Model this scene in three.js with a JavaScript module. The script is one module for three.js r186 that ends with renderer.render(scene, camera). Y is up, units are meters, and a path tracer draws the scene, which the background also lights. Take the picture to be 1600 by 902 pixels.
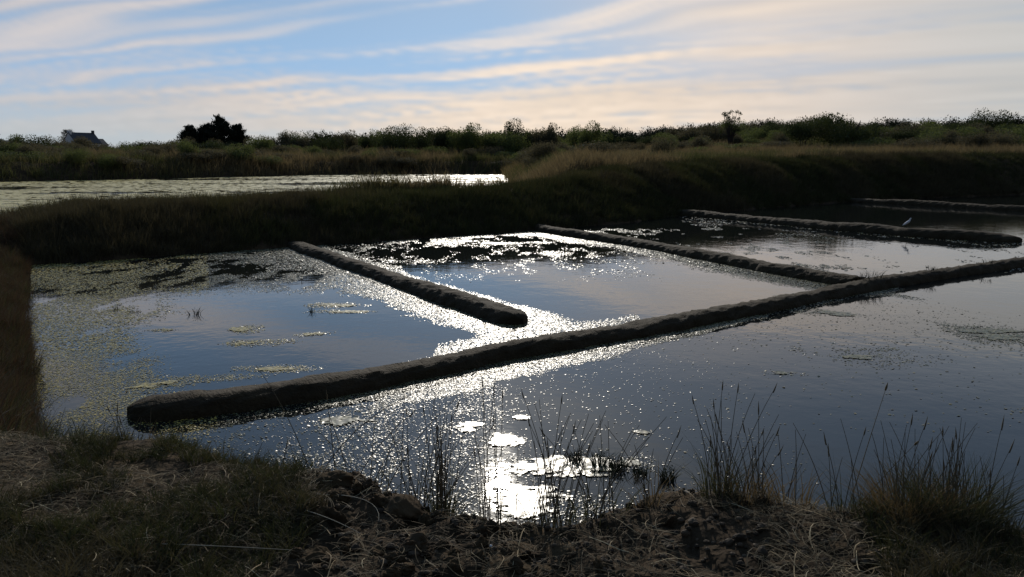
import * as THREE from 'three';
import { mergeGeometries, mergeVertices } from 'three/addons/utils/BufferGeometryUtils.js';

// ---------------------------------------------------------------- camera
const W = 1024, H = 577;
const scene = new THREE.Scene();
const camera = new THREE.PerspectiveCamera(37.45, W / H, 0.1, 4000);
camera.position.set(0, 3.0, 0);
camera.rotation.x = -8.798 * Math.PI / 180;

// ---------------------------------------------------------------- helpers: random and noise
function rng(seed) { let a = seed >>> 0; return () => { a = (a + 0x6D2B79F5) | 0; let t = Math.imul(a ^ (a >>> 15), 1 | a); t = (t + Math.imul(t ^ (t >>> 7), 61 | t)) ^ t; return ((t ^ (t >>> 14)) >>> 0) / 4294967296; }; }
function hash2(i, j, s) { let n = Math.imul(i, 374761393) + Math.imul(j, 668265263) + Math.imul(s, 1442695041); n = Math.imul(n ^ (n >>> 13), 1274126177); return ((n ^ (n >>> 16)) >>> 0) / 4294967296; }
function vnoise(x, y, s = 0) {
  const i = Math.floor(x), j = Math.floor(y), fx = x - i, fy = y - j;
  const u = fx * fx * fx * (fx * (fx * 6 - 15) + 10), v = fy * fy * fy * (fy * (fy * 6 - 15) + 10);
  const a = hash2(i, j, s), b = hash2(i + 1, j, s), c = hash2(i, j + 1, s), d = hash2(i + 1, j + 1, s);
  return a + (b - a) * u + (c - a) * v + (a - b - c + d) * u * v;
}
function fbm(x, y, o = 4, s = 0) { let a = 0.5, t = 0, n = 0; for (let k = 0; k < o; k++) { t += a * vnoise(x, y, s + k * 17); n += a; a *= 0.5; x = x * 2.03 + 7.1; y = y * 2.03 + 3.7; } return t / n; }
const sstep = (a, b, x) => { const t = Math.min(1, Math.max(0, (x - a) / (b - a))); return t * t * (3 - 2 * t); };
const mix = (a, b, t) => a + (b - a) * t;
const gauss = (r) => (r() + r() + r() + r() - 2) * 1.0;

// ---------------------------------------------------------------- sky (cirrus over blue, thin grey veil to the right) and sun
const SUN_AZ = -0.9 * Math.PI / 180, SUN_EL = 22 * Math.PI / 180;
const sunDir = new THREE.Vector3(Math.sin(SUN_AZ) * Math.cos(SUN_EL), Math.sin(SUN_EL), -Math.cos(SUN_AZ) * Math.cos(SUN_EL));
{
  const SW = 2048, SH = 1024, data = new Float32Array(SW * SH * 4);
  const va = -58 * Math.PI / 180, vs = Math.sin(va), vc = Math.cos(va);
  for (let j = 0; j < SH; j++) for (let i = 0; i < SW; i++) {
    const o = (j * SW + i) * 4;
    const el = ((j + 0.5) / SH - 0.5) * Math.PI, ph = ((i + 0.5) / SW - 0.5) * 2 * Math.PI;
    const dx = Math.cos(el) * Math.cos(ph), dz = Math.cos(el) * Math.sin(ph), dy = Math.sin(el);
    const az = Math.atan2(dx, -dz) * 180 / Math.PI, ed = el * 180 / Math.PI;
    const e = Math.max(0, ed);
    // clear blue: pale at the horizon, deeper above
    let t1 = sstep(0, 6, e), t2 = sstep(4, 16, e), t3 = sstep(12, 80, e);
    let r = mix(mix(mix(0.43, 0.27, t1), 0.15, t2), 0.075, t3), g = mix(mix(mix(0.51, 0.44, t1), 0.26, t2), 0.14, t3), b = mix(mix(mix(0.56, 0.66, t1), 0.43, t2), 0.28, t3);
    // the half of the sky away from the sun is deeper
    const cs = dx * sunDir.x + dy * sunDir.y + dz * sunDir.z, ang = Math.acos(Math.min(1, Math.max(-1, cs))) * 180 / Math.PI;
    const back = mix(1, 0.36, sstep(40, 110, ang));
    r *= back; g *= back; b *= back;
    // cirrus sheet, 8 km up: streaks that run towards the far left
    const q = 1 / Math.tan((Math.max(ed, 0) + 1.6) * Math.PI / 180), X = Math.sin(az * Math.PI / 180) * q, Z = Math.cos(az * Math.PI / 180) * q;
    let s = X * vs + Z * vc, t = X * vc - Z * vs;
    const w = fbm(s * 0.22, t * 0.22, 3, 5) - 0.5, w2 = fbm(s * 0.7 + 9, t * 0.7, 3, 9) - 0.5;
    t += w * 2.0 + w2 * 0.40; s += w2 * 2;
    const big = fbm(s * 0.10 + 3, t * 0.33, 3, 21), fine = fbm(s * 0.28, t * 2.1, 4, 33), hair = fbm(s * 0.5, t * 6.5, 3, 41);
    const azn = az < -100 ? az + 360 : az;
    const veil = sstep(-3, 17, azn) * (1 - sstep(100, 170, azn));
    let c = big * 0.95 + fine * 0.62 + hair * 0.30 - 0.77;
    c += 0.16 * sstep(-10, 8, azn) * (1 - sstep(10, 30, e)) + 0.13 * sstep(9, 20, -azn) * (1 - sstep(8.5, 13, e)) - 0.10 * sstep(40, 80, -azn);
    c = sstep(-0.04, 0.42, c);
    const low = 1 - sstep(0.5, 5.0, e);                        // streaks merge into one pale band far away
    c = Math.max(c, low * 0.75);
    c = Math.max(c * 0.92, veil * mix(0.93, 0.32, sstep(10, 23, e)) * (0.62 + 0.38 * sstep(0.34, 0.60, big * 0.35 + fine * 0.65 + (azn > 14 ? 0.004 * (azn - 14) : 0))));
    // cloud colour: cream towards the sun, grey in the thicker veil, cooler to the left
    const warm = Math.exp(-Math.pow((az - 3) / 24, 2)), grey = 0.85 * sstep(13, 33, azn) * (1 - sstep(150, 178, azn));
    const tw = 0.90 + 0.34 * (fine - 0.4) + 0.2 * (hair - 0.5); let cr = mix(0.54, 0.82, warm) * tw, cg = mix(0.51, 0.665, warm) * tw, cb = mix(0.52, 0.52, warm) * tw;
    const vv = 0.9 + 0.2 * fine;
    cr = mix(cr, 0.50 * vv, grey); cg = mix(cg, 0.49 * vv, grey); cb = mix(cb, 0.46 * vv, grey);
    const lowCool = low * sstep(0, 28, -az); cr = mix(cr, 0.42, lowCool * 0.8); cg = mix(cg, 0.47, lowCool * 0.8); cb = mix(cb, 0.50, lowCool * 0.8);
    { const hi = sstep(10, 17, e), y = 0.6 * cr; cr = mix(cr, y * 0.92, hi); cg = mix(cg, y * 1.0, hi); cb = mix(cb, y * 1.12, hi); }
    const lf = mix(1.0, 0.78, sstep(10, 22, e)) * mix(1, 0.30, sstep(40, 110, ang));
    r = mix(r, cr * lf, c); g = mix(g, cg * lf, c); b = mix(b, cb * lf, c);
    const glow = 0.55 * Math.exp(-ang / 6.5) + 0.08 * Math.exp(-ang / 16);
    r += glow; g += glow * 0.94; b += glow * 0.84;
    if (ed < 0) { const k = mix(1, 0.2, sstep(0, 8, -ed)); r *= k; g *= k; b *= k; }
    data[o] = r; data[o + 1] = g; data[o + 2] = b; data[o + 3] = 1;
  }
  const sky = new THREE.DataTexture(data, SW, SH, THREE.RGBAFormat, THREE.FloatType);
  sky.mapping = THREE.EquirectangularReflectionMapping; sky.magFilter = THREE.LinearFilter; sky.minFilter = THREE.LinearFilter; sky.needsUpdate = true;
  scene.background = sky; scene.environment = sky;
}
const sun = new THREE.DirectionalLight(new THREE.Color(1, 0.93, 0.82), 2.2);
sun.position.copy(sunDir).multiplyScalar(150).add(new THREE.Vector3(0, 0, -40)); sun.target.position.set(0, 0, -40);
sun.castShadow = true; sun.shadow.radius = 2; sun.shadow.mapSize.set(4096, 4096);
Object.assign(sun.shadow.camera, { left: -120, right: 120, top: 120, bottom: -120, near: 1, far: 500 });
scene.add(sun, sun.target);
const EXPOSURE = 1.1;

// ---------------------------------------------------------------- helpers: naming and materials
const counts = {};
function numbered(n) { counts[n] = (counts[n] || 0) + 1; return counts[n] === 1 ? n : `${n}_${String(counts[n] - 1).padStart(3, '0')}`; }
function shade(o) { o.traverse((m) => { if (m.isMesh) { m.castShadow = true; m.receiveShadow = true; } }); return o; }
function top(o, name, label, category, { group, kind } = {}) {
  o.name = numbered(name); o.userData.label = label; o.userData.category = category;
  if (group) o.userData.group = group;
  if (kind) o.userData.kind = kind;
  scene.add(shade(o)); return o;
}
function part(parent, name, geo, mat) { const m = new THREE.Mesh(geo, mat); m.name = name; parent.add(m); return m; }
const lin = (r, g, b) => new THREE.Color().setRGB(r, g, b);
function noiseTex(size, fn, color) {
  const d = new Float32Array(size * size * 4);
  for (let j = 0; j < size; j++) for (let i = 0; i < size; i++) { const v = fn(i / size, j / size), o = (j * size + i) * 4; if (v.length) { d[o] = v[0]; d[o + 1] = v[1]; d[o + 2] = v[2]; } else d[o] = d[o + 1] = d[o + 2] = v; d[o + 3] = 1; }
  const t = new THREE.DataTexture(d, size, size, THREE.RGBAFormat, THREE.FloatType);
  t.wrapS = t.wrapT = THREE.RepeatWrapping; t.magFilter = THREE.LinearFilter; t.minFilter = THREE.LinearFilter; t.needsUpdate = true;
  return t;
}
// tileable noise: wrap the lattice
function tnoise(u, v, n, s) { const x = u * n, y = v * n, i = Math.floor(x), j = Math.floor(y), fx = x - i, fy = y - j, U = fx * fx * (3 - 2 * fx), V = fy * fy * (3 - 2 * fy), m = (k) => ((k % n) + n) % n; const a = hash2(m(i), m(j), s), b = hash2(m(i + 1), m(j), s), c = hash2(m(i), m(j + 1), s), d = hash2(m(i + 1), m(j + 1), s); return a + (b - a) * U + (c - a) * V + (a - b - c + d) * U * V; }
function tfbm(u, v, n, o, s) { let a = 0.5, t = 0, w = 0; for (let k = 0; k < o; k++) { t += a * tnoise(u, v, n, s + k * 13); w += a; a *= 0.55; n *= 2; } return t / w; }

const soilColor = noiseTex(512, (u, v) => { const a = tfbm(u, v, 5, 6, 3), b = tfbm(u, v, 24, 4, 8), k = 0.45 + 0.75 * a + 0.45 * (b - 0.5), w = sstep(0.45, 0.7, tfbm(u, v, 3, 4, 60)); return [mix(0.070, 0.10, w) * k, mix(0.048, 0.068, w) * k, mix(0.028, 0.036, w) * k]; });
const soilBump = noiseTex(512, (u, v) => 0.55 * tfbm(u, v, 10, 6, 71) + 0.45 * Math.abs(tfbm(u, v, 22, 4, 77) * 2 - 1));
const M = {};
M.ground = new THREE.MeshPhysicalMaterial({ specularIntensity: 0.12, map: soilColor, bumpMap: soilBump, bumpScale: 0.05, roughness: 0.95 });
M.clod = new THREE.MeshPhysicalMaterial({ specularIntensity: 0.12, map: soilColor, bumpMap: soilBump, bumpScale: 0.035, roughness: 0.95 });
const dykeColor = noiseTex(512, (u, v) => { const a = tfbm(u, v, 6, 6, 103), b = tfbm(u, v, 40, 3, 108), k = 0.5 + 0.7 * a + 0.4 * (b - 0.5); return [0.058 * k, 0.041 * k, 0.021 * k]; });
M.dyke = new THREE.MeshPhysicalMaterial({ specularIntensity: 0.3, map: dykeColor, bumpMap: soilBump, bumpScale: 0.03, roughness: 0.88 });
// calm brine: dark, smooth, a breath of wind on it
const ripple = noiseTex(1024, (u, v) => 0.62 * tfbm(u, v, 9, 2, 201) + 0.30 * tfbm(u, v, 34, 2, 207) + 0.10 * tfbm(u, v, 110, 2, 211));
ripple.repeat.set(1 / 5, 1 / 5);
M.water = new THREE.MeshPhysicalMaterial({ color: lin(0.012, 0.014, 0.013), roughness: 0.035, ior: 1.333, bumpMap: ripple, bumpScale: 0.0032 });
M.pond = new THREE.MeshPhysicalMaterial({ color: lin(0.012, 0.014, 0.013), roughness: 0.06, ior: 1.333, bumpMap: ripple, bumpScale: 0.012 });
M.flake = new THREE.MeshPhysicalMaterial({ color: lin(1, 1, 1), roughness: 0.36, ior: 1.4 });
M.mat = new THREE.MeshPhysicalMaterial({ vertexColors: true, roughness: 0.33, ior: 1.4 });
const leafMat = (r, g, b, tr = 0.3) => new THREE.MeshPhysicalMaterial({ color: lin(r, g, b), roughness: 1, specularIntensity: 0.4, transmission: tr, thickness: 0, side: THREE.DoubleSide });
M.grass = leafMat(1, 1, 1, 0.3);
M.meadow = leafMat(1, 1, 1, 0.42);
M.grassOpaque = new THREE.MeshPhysicalMaterial({ color: lin(1, 1, 1), roughness: 0.8, specularIntensity: 0.3, side: THREE.DoubleSide });
M.leafA = leafMat(0.055, 0.068, 0.022, 0.3);
M.leafB = leafMat(0.12, 0.14, 0.04, 0.42);
M.leafC = leafMat(0.11, 0.095, 0.05, 0.4);
M.needle = new THREE.MeshStandardMaterial({ color: lin(0.018, 0.026, 0.012), roughness: 0.8, side: THREE.DoubleSide });
M.bark = new THREE.MeshStandardMaterial({ color: lin(0.045, 0.035, 0.026), roughness: 0.95 });

// ---------------------------------------------------------------- the lie of the land
// outline of the salt pans at the water line: x, z, height of the bank behind it, width of its slope
const PAN = [
  [14, -4.0, 1.25, 0.9], [6, -4.2, 1.25, 0.9], [2.9, -4.35, 1.28, 0.9], [2.2, -4.65, 1.28, 0.95], [1.5, -4.75, 1.3, 0.9], [0.94, -4.85, 1.32, 0.9], [0.5, -4.8, 1.3, 0.9], [0.09, -4.65, 1.24, 0.9], [-0.19, -4.95, 1.3, 0.95], [-0.4, -5.3, 1.34, 1.0], [-0.75, -5.35, 1.32, 1.0], [-1.2, -5.4, 1.3, 1.0], [-1.8, -5.85, 1.3, 1.0], [-2.5, -5.95, 1.28, 1.05], [-3.3, -6.25, 1.2, 1.1], [-4.45, -7.7, 1.05, 1.2],
  [-5.6, -9.6, 0.6, 1.3], [-6.5, -11.2, 0.5, 1.3], [-9.1, -15.7, 0.5, 1.4], [-13.5, -23.6, 0.8, 2.2],
  [-11.4, -25.1, 1.15, 3.2], [-7.5, -28.4, 1.25, 3.5], [-5.4, -29.9, 1.3, 3.6], [-2.4, -32.3, 1.35, 3.8], [1.3, -34.9, 1.45, 4], [5.95, -39.7, 1.75, 4.2], [9.3, -44.6, 2.2, 4.5], [15, -50.2, 2.4, 5], [20.8, -55.7, 2.65, 5.5], [27.2, -60.7, 2.85, 6], [33.7, -64.6, 3.0, 6], [41.2, -69, 3.1, 6], [60, -80, 3.2, 6], [75, -60, 2.5, 6], [60, -10, 1.5, 3]];
const POND = [[-48, -10], [-20, -30], [-12.5, -35.6], [-7.4, -39.6], [-2.5, -42.0], [-0.2, -44.5], [0.2, -60], [-1.4, -126], [-26.2, -117.1], [-39.8, -97], [-50.6, -84.8], [-80, -58], [-90, -25]];
const POND_Y = 0.5;
function polyDist(P, x, z) {           // signed distance: positive outside; nearest edge parameters
  let best = 1e9, bi = 0, bt = 0, inside = false;
  for (let i = 0, n = P.length; i < n; i++) {
    const a = P[i], b = P[(i + 1) % n], ex = b[0] - a[0], ez = b[1] - a[1];
    const t = Math.min(1, Math.max(0, ((x - a[0]) * ex + (z - a[1]) * ez) / (ex * ex + ez * ez)));
    const qx = a[0] + ex * t - x, qz = a[1] + ez * t - z, d = qx * qx + qz * qz;
    if (d < best) { best = d; bi = i; bt = t; }
    if ((a[1] > z) !== (b[1] > z) && x < a[0] + ((z - a[1]) / (b[1] - a[1])) * ex) inside = !inside;
  }
  return { d: Math.sqrt(best) * (inside ? -1 : 1), i: bi, t: bt };
}
function landLevel(x, z) { return 2.5 + 3.5 * sstep(4, 48, x) + 0.8 * sstep(-120, -220, z) + (fbm(x * 0.05, z * 0.05, 3, 300) - 0.5) * 1.2; }
function groundY(x, z) {
  const wob = 0.22 * (fbm(x * 1.1, z * 1.1, 2, 310) - 0.5);
  const p = polyDist(PAN, x, z), a = PAN[p.i], b = PAN[(p.i + 1) % PAN.length];
  let y;
  const d = p.d + wob;
  if (d < 0) y = -0.05 + Math.max(-0.3, d * 0.6);
  else {
    const bh = mix(a[2], b[2], p.t), bw = mix(a[3], b[3], p.t), k = Math.min(1, d / bw);
    y = -0.05 + (bh + 0.05) * (k * (2 - k) * 0.55 + 0.45 * k * k * (3 - 2 * k));
    if (z < -15) y += (landLevel(x, z) - bh) * sstep(9, 55, d);
  }
  const q = polyDist(POND, x, z);
  const py = q.d < 0 ? 0.2 : 0.2 + Math.min(q.d * 0.55, 2.2) + 4 * sstep(8, 60, q.d);
  if (z < -8) y = Math.min(y, py);
  const r2 = x * x + z * z;
  if (d > 0) {
    const near = 1 - sstep(40, 100, r2);
    y += (fbm(x * 0.6, z * 0.6, 3, 320) - 0.5) * (0.12 + 0.25 * sstep(200, 900, r2));
    if (near > 0) { const soil = sstep(-1.3, -0.7, x + 0.5 * (fbm(x * 2, z * 2, 2, 330) - 0.5)); y += near * Math.min(1, d * 1.6) * ((0.25 + 0.75 * soil) * (0.11 * (1 - Math.abs(2 * fbm(x * 4.3, z * 4.3, 3, 340) - 1)) - 0.06) + 0.028 * (fbm(x * 17, z * 17, 2, 350) - 0.5)); }
  }
  return y;
}
{
  const angs = []; for (let k = -200; k <= 200; k++) angs.push(k * 0.21); for (let a = 45; a < 317; a += 3) angs.push(a);
  const rads = [0.02]; for (let r = 0.6; r < 900; r *= 1.0145) rads.push(r); rads.push(1500, 3000);
  const na = angs.length, nr = rads.length, pos = new Float32Array(na * nr * 3), uv = new Float32Array(na * nr * 2), idx = [];
  for (let i = 0; i < nr; i++) for (let k = 0; k < na; k++) {
    const a = angs[k] * Math.PI / 180, x = Math.sin(a) * rads[i], z = -Math.cos(a) * rads[i], o = i * na + k;
    pos[o * 3] = x; pos[o * 3 + 1] = groundY(x, z); pos[o * 3 + 2] = z; uv[o * 2] = x / 1.7; uv[o * 2 + 1] = z / 1.7;
  }
  for (let i = 0; i + 1 < nr; i++) for (let k = 0; k < na; k++) { const k2 = (k + 1) % na, a = i * na + k, b = i * na + k2, c = a + na, d = b + na; idx.push(a, b, c, b, d, c); }
  const g = new THREE.BufferGeometry(); g.setAttribute('position', new THREE.BufferAttribute(pos, 3)); g.setAttribute('uv', new THREE.BufferAttribute(uv, 2)); g.setIndex(idx); g.computeVertexNormals();
  top(new THREE.Mesh(g, M.ground), 'ground', 'dark brown earth of the banks and land around the salt pans', 'ground', { kind: 'structure' });
}
function flatPoly(P, y, s) {
  const sh = new THREE.Shape(P.map(([x, z]) => new THREE.Vector2(x, -z))); const g = new THREE.ShapeGeometry(sh); g.rotateX(-Math.PI / 2); g.translate(0, y, 0);
  const p = g.attributes.position, u = g.attributes.uv; for (let i = 0; i < p.count; i++) u.setXY(i, p.getX(i), p.getZ(i)); return g;
}
function grow(P, m) { let cx = 0, cz = 0; P.forEach((p) => { cx += p[0]; cz += p[1]; }); return P.map((p, i) => { const a = P[(i + P.length - 1) % P.length], b = P[(i + 1) % P.length]; let nx = (b[1] - a[1]), nz = -(b[0] - a[0]); const l = Math.hypot(nx, nz); nx /= l; nz /= l; const q = polyDist(P, p[0] + nx * 0.1, p[1] + nz * 0.1).d > 0 ? 1 : -1; return [p[0] + nx * m * q, p[1] + nz * m * q]; }); }
top(new THREE.Mesh(flatPoly(grow(PAN, 0.35), 0), M.water), 'water', 'still dark brine filling the salt pans', 'water', { kind: 'structure' });
top(new THREE.Mesh(flatPoly(grow(POND, 0.8), POND_Y), M.pond), 'pond_water', 'long pond beyond the grassy bank', 'water', { kind: 'structure' });

// ---------------------------------------------------------------- mud dykes
function dykePath(pts) { return new THREE.CatmullRomCurve3(pts.map(([x, z]) => new THREE.Vector3(x, 0, z)), false, 'centripetal'); }
function makeDyke(pts, w, h, seed, capA, capB, label) {
  const c = dykePath(pts), L = c.getLength(), n = Math.round(L / 0.09), m = 18, pos = [], uv = [], idx = [];
  for (let i = 0; i <= n; i++) {
    const u = i / n, p = c.getPointAt(u), t = c.getTangentAt(u), nx = t.z, nz = -t.x, s = u * L;
    const ea = capA ? Math.sqrt(Math.min(1, s / (w * 0.55) + 0.0001)) : 1, eb = capB ? Math.sqrt(Math.min(1, (L - s) / (w * 0.55) + 0.0001)) : 1, e = Math.min(ea, eb);
    const wl = w * (1 + 0.40 * (fbm(s * 0.7, seed, 3, 400) - 0.5) + 0.26 * (fbm(s * 3.1, seed, 2, 404) - 0.5)) * (0.12 + 0.88 * e), hl = h * (1 + 0.5 * (fbm(s * 0.5, seed + 9, 3, 410) - 0.5)) * (0.5 + 0.5 * e), sh = (fbm(s * 0.45, seed + 5, 2, 414) - 0.5) * 0.16 * w;
    for (let k = 0; k <= m; k++) {
      const a = Math.PI * k / m, cx = Math.cos(a), sy = Math.sin(a);
      let x = Math.sign(cx) * Math.pow(Math.abs(cx), 0.62) * wl * 0.5 * (1.18 - 0.22 * sy), y = -0.16 + (hl + 0.16) * Math.pow(sy, 0.58);
      const dn = (fbm(s * 5, k * 0.9 + seed * 3, 3, 420) - 0.5) * 0.085 + (fbm(s * 14, k * 2.2, 2, 430) - 0.5) * 0.04;
      y += dn * 0.7 * sy; x += dn * cx;
      pos.push(p.x + nx * (x + sh), y, p.z + nz * (x + sh)); uv.push(s / 1.2, k / m * 1.1 * (w + h) / 1.2);
    }
  }
  for (let i = 0; i < n; i++) for (let k = 0; k < m; k++) { const a = i * (m + 1) + k, b = a + m + 1; idx.push(a, b, a + 1, b, b + 1, a + 1); }
  for (const [i, flip] of [[0, 0], [n, 1]]) { const p = c.getPointAt(i / n), o = pos.length / 3; pos.push(p.x, -0.16, p.z); uv.push(0, 0); for (let k = 0; k < m; k++) { const a = i * (m + 1) + k; if (flip) idx.push(a, o, a + 1); else idx.push(a, a + 1, o); } }
  const g = new THREE.BufferGeometry(); g.setAttribute('position', new THREE.Float32BufferAttribute(pos, 3)); g.setAttribute('uv', new THREE.Float32BufferAttribute(uv, 2)); g.setIndex(idx); g.computeVertexNormals();
  return top(new THREE.Mesh(g, M.dyke), 'mud_dyke', label, 'dyke');
}
const D1 = [[-4.5, -9.62], [-3.7, -9.9], [-2.5, -10.65], [-1.25, -11.6], [0.05, -12.75], [2.25, -14.42], [5.1, -16.7], [7.55, -18.85], [9.1, -20.05], [11.0, -21.4], [14.4, -23.8], [22, -29], [40, -41]];
const D2 = [[-7.6, -29.2], [-5.6, -25.4], [-4.0, -22.5], [-1.55, -18.05], [0.18, -15.1]];
const D3 = [[1.1, -35.0], [2.3, -32.6], [4.45, -28.6], [6.85, -22.5], [8.1, -19.6]];
const D4 = [[8.6, -45.0], [11.75, -39.2], [14.9, -33.2], [16.4, -31.4], [18.1, -30.1]];
const D5 = [[22.5, -58], [24.8, -54.9], [26.8, -50.8], [28.9, -47.6], [33, -43]];
makeDyke(D1, 0.54, 0.2, 1, true, false, 'longest mud dyke, its rounded end lying in the water near the grassy bank');
makeDyke(D2, 0.58, 0.21, 2, false, true, 'straight mud dyke with a blunt tip just short of the longest dyke');
makeDyke(D3, 0.6, 0.24, 3, false, false, 'mud dyke that runs from the far bank and joins the longest dyke');
makeDyke(D4, 0.85, 0.30, 4, false, true, 'mud dyke with the white bird standing on it');
makeDyke(D5, 0.8, 0.28, 5, false, false, 'farthest mud dyke, lying behind the dyke with the white bird');

// ---------------------------------------------------------------- floating algae: scattered scum, and mats one can tell apart
function segDist(P, x, z) { let best = 1e9, side = 0, al = 0, acc = 0; for (let i = 0; i + 1 < P.length; i++) { const a = P[i], b = P[i + 1], ex = b[0] - a[0], ez = b[1] - a[1], l2 = ex * ex + ez * ez, l = Math.sqrt(l2), t = Math.min(1, Math.max(0, ((x - a[0]) * ex + (z - a[1]) * ez) / l2)), qx = x - a[0] - ex * t, qz = z - a[1] - ez * t, d = Math.hypot(qx, qz); if (d < best) { best = d; side = Math.sign(ex * qz - ez * qx); al = acc + t * l; } acc += l; } return { d: best, side, al }; }
function flakeGeo(seed, n = 6) {
  const r = rng(seed), pos = [0, 0.12, 0], idx = [];
  for (let k = 0; k < n; k++) { const a = (k + (r() - 0.5) * 0.6) / n * Math.PI * 2, q = 0.65 + 0.5 * r(); pos.push(Math.cos(a) * q, (r() - 0.5) * 0.12, Math.sin(a) * q * 0.7); }
  for (let k = 0; k < n; k++) idx.push(0, 1 + (k + 1) % n, 1 + k);
  const g = new THREE.BufferGeometry(); g.setAttribute('position', new THREE.Float32BufferAttribute(pos, 3)); g.setIndex(idx); g.computeVertexNormals(); return g;
}
const PAL = [[0.15, 0.14, 0.06], [0.24, 0.20, 0.075], [0.11, 0.12, 0.05], [0.13, 0.11, 0.07], [0.50, 0.38, 0.08]];
const MATS = [
  [-3.55, -17.15, 0.55, 0.28, 0.1, 'yellow algae mat in the blue water beside the straight dyke, the farther of a pair', 0.8, 1], [-3.25, -16.4, 0.5, 0.2, 0, 'yellow algae mat in the blue water beside the straight dyke, the nearer of a pair', 0.8, 1],
  [-4.15, -13.6, 0.5, 0.22, -0.2, 'ragged yellow algae mat in the middle of the first basin', 0.7, 1], [-4.75, -14.7, 0.35, 0.3, 0.5, 'short yellow algae mat behind the ragged one in the first basin', 0.6, 1], [-3.4, -14.25, 0.3, 0.14, -0.3, 'small thin algae strip between the yellow mats of the first basin', 0.7, 1], [-6.1, -14.6, 0.25, 0.14, 0, 'small algae strip near the left side of the first basin', 0.6, 1],
  [-4.6, -11.1, 0.95, 0.22, -0.35, 'long curved yellow algae strip behind the rounded end of the longest dyke', 0.8, 1], [-3.4, -11.85, 0.4, 0.2, 0, 'small pale algae mat just behind the longest dyke', 0.6, 1],
  [-1.87, -9.4, 0.42, 0.24, -0.1, 'pale elongated algae mat in front of the longest dyke', 1, 0], [-0.52, -9.2, 0.24, 0.2, -0.3, 'glittering algae mat behind the tallest stalks of the bank', 1.3, 0], [-0.1, -8.75, 0.25, 0.2, -0.2, 'glittering white algae mat floating alone beside the stalks', 1.4, 0], [0.12, -9.55, 0.12, 0.1, 0, 'tiny glittering algae scrap behind the white mat', 1.2, 0], [1.42, -9.02, 0.13, 0.08, 0, 'tiny algae scrap alone in the dark blue water', 0.9, 0],
  [0.45, -7.95, 1.0, 0.34, -0.05, 'broad glittering algae mat by the bank at the foot of the stalks', 0.75, 0], [0.15, -7.15, 0.75, 0.55, 0.1, 'bright algae mat against the muddy bank by the clods', 0.4, 0],
  [-0.6, -29.6, 0.8, 0.4, 0, 'algae mat in the dark reflection of the far bank in the second basin', 0.6, 0], [0.9, -29.9, 0.5, 0.3, 0.2, 'scattered algae mat near the far bank and the joining dyke', 0.6, 0],
  [5.6, -12.5, 0.9, 0.55, 0.2, 'dull grey algae mat in the open water of the front pan', 0.35, 0], [3.85, -11.6, 0.3, 0.12, 0.2, 'thin algae strip beside the dull mat of the front pan', 0.7, 0], [8.3, -14.3, 0.8, 0.8, 0, 'dull algae mat far out in the front pan beyond the dull grey one', 0.35, 0], [6.1, -16.3, 0.8, 0.28, 0.55, 'dark algae mat against the front of the longest dyke', 0.6, 0], [6.3, -9.8, 0.35, 0.12, 0.1, 'thin brown algae strip in the front pan off the dense grass', 0.7, 0]];
let yellowAt = 0;
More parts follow.
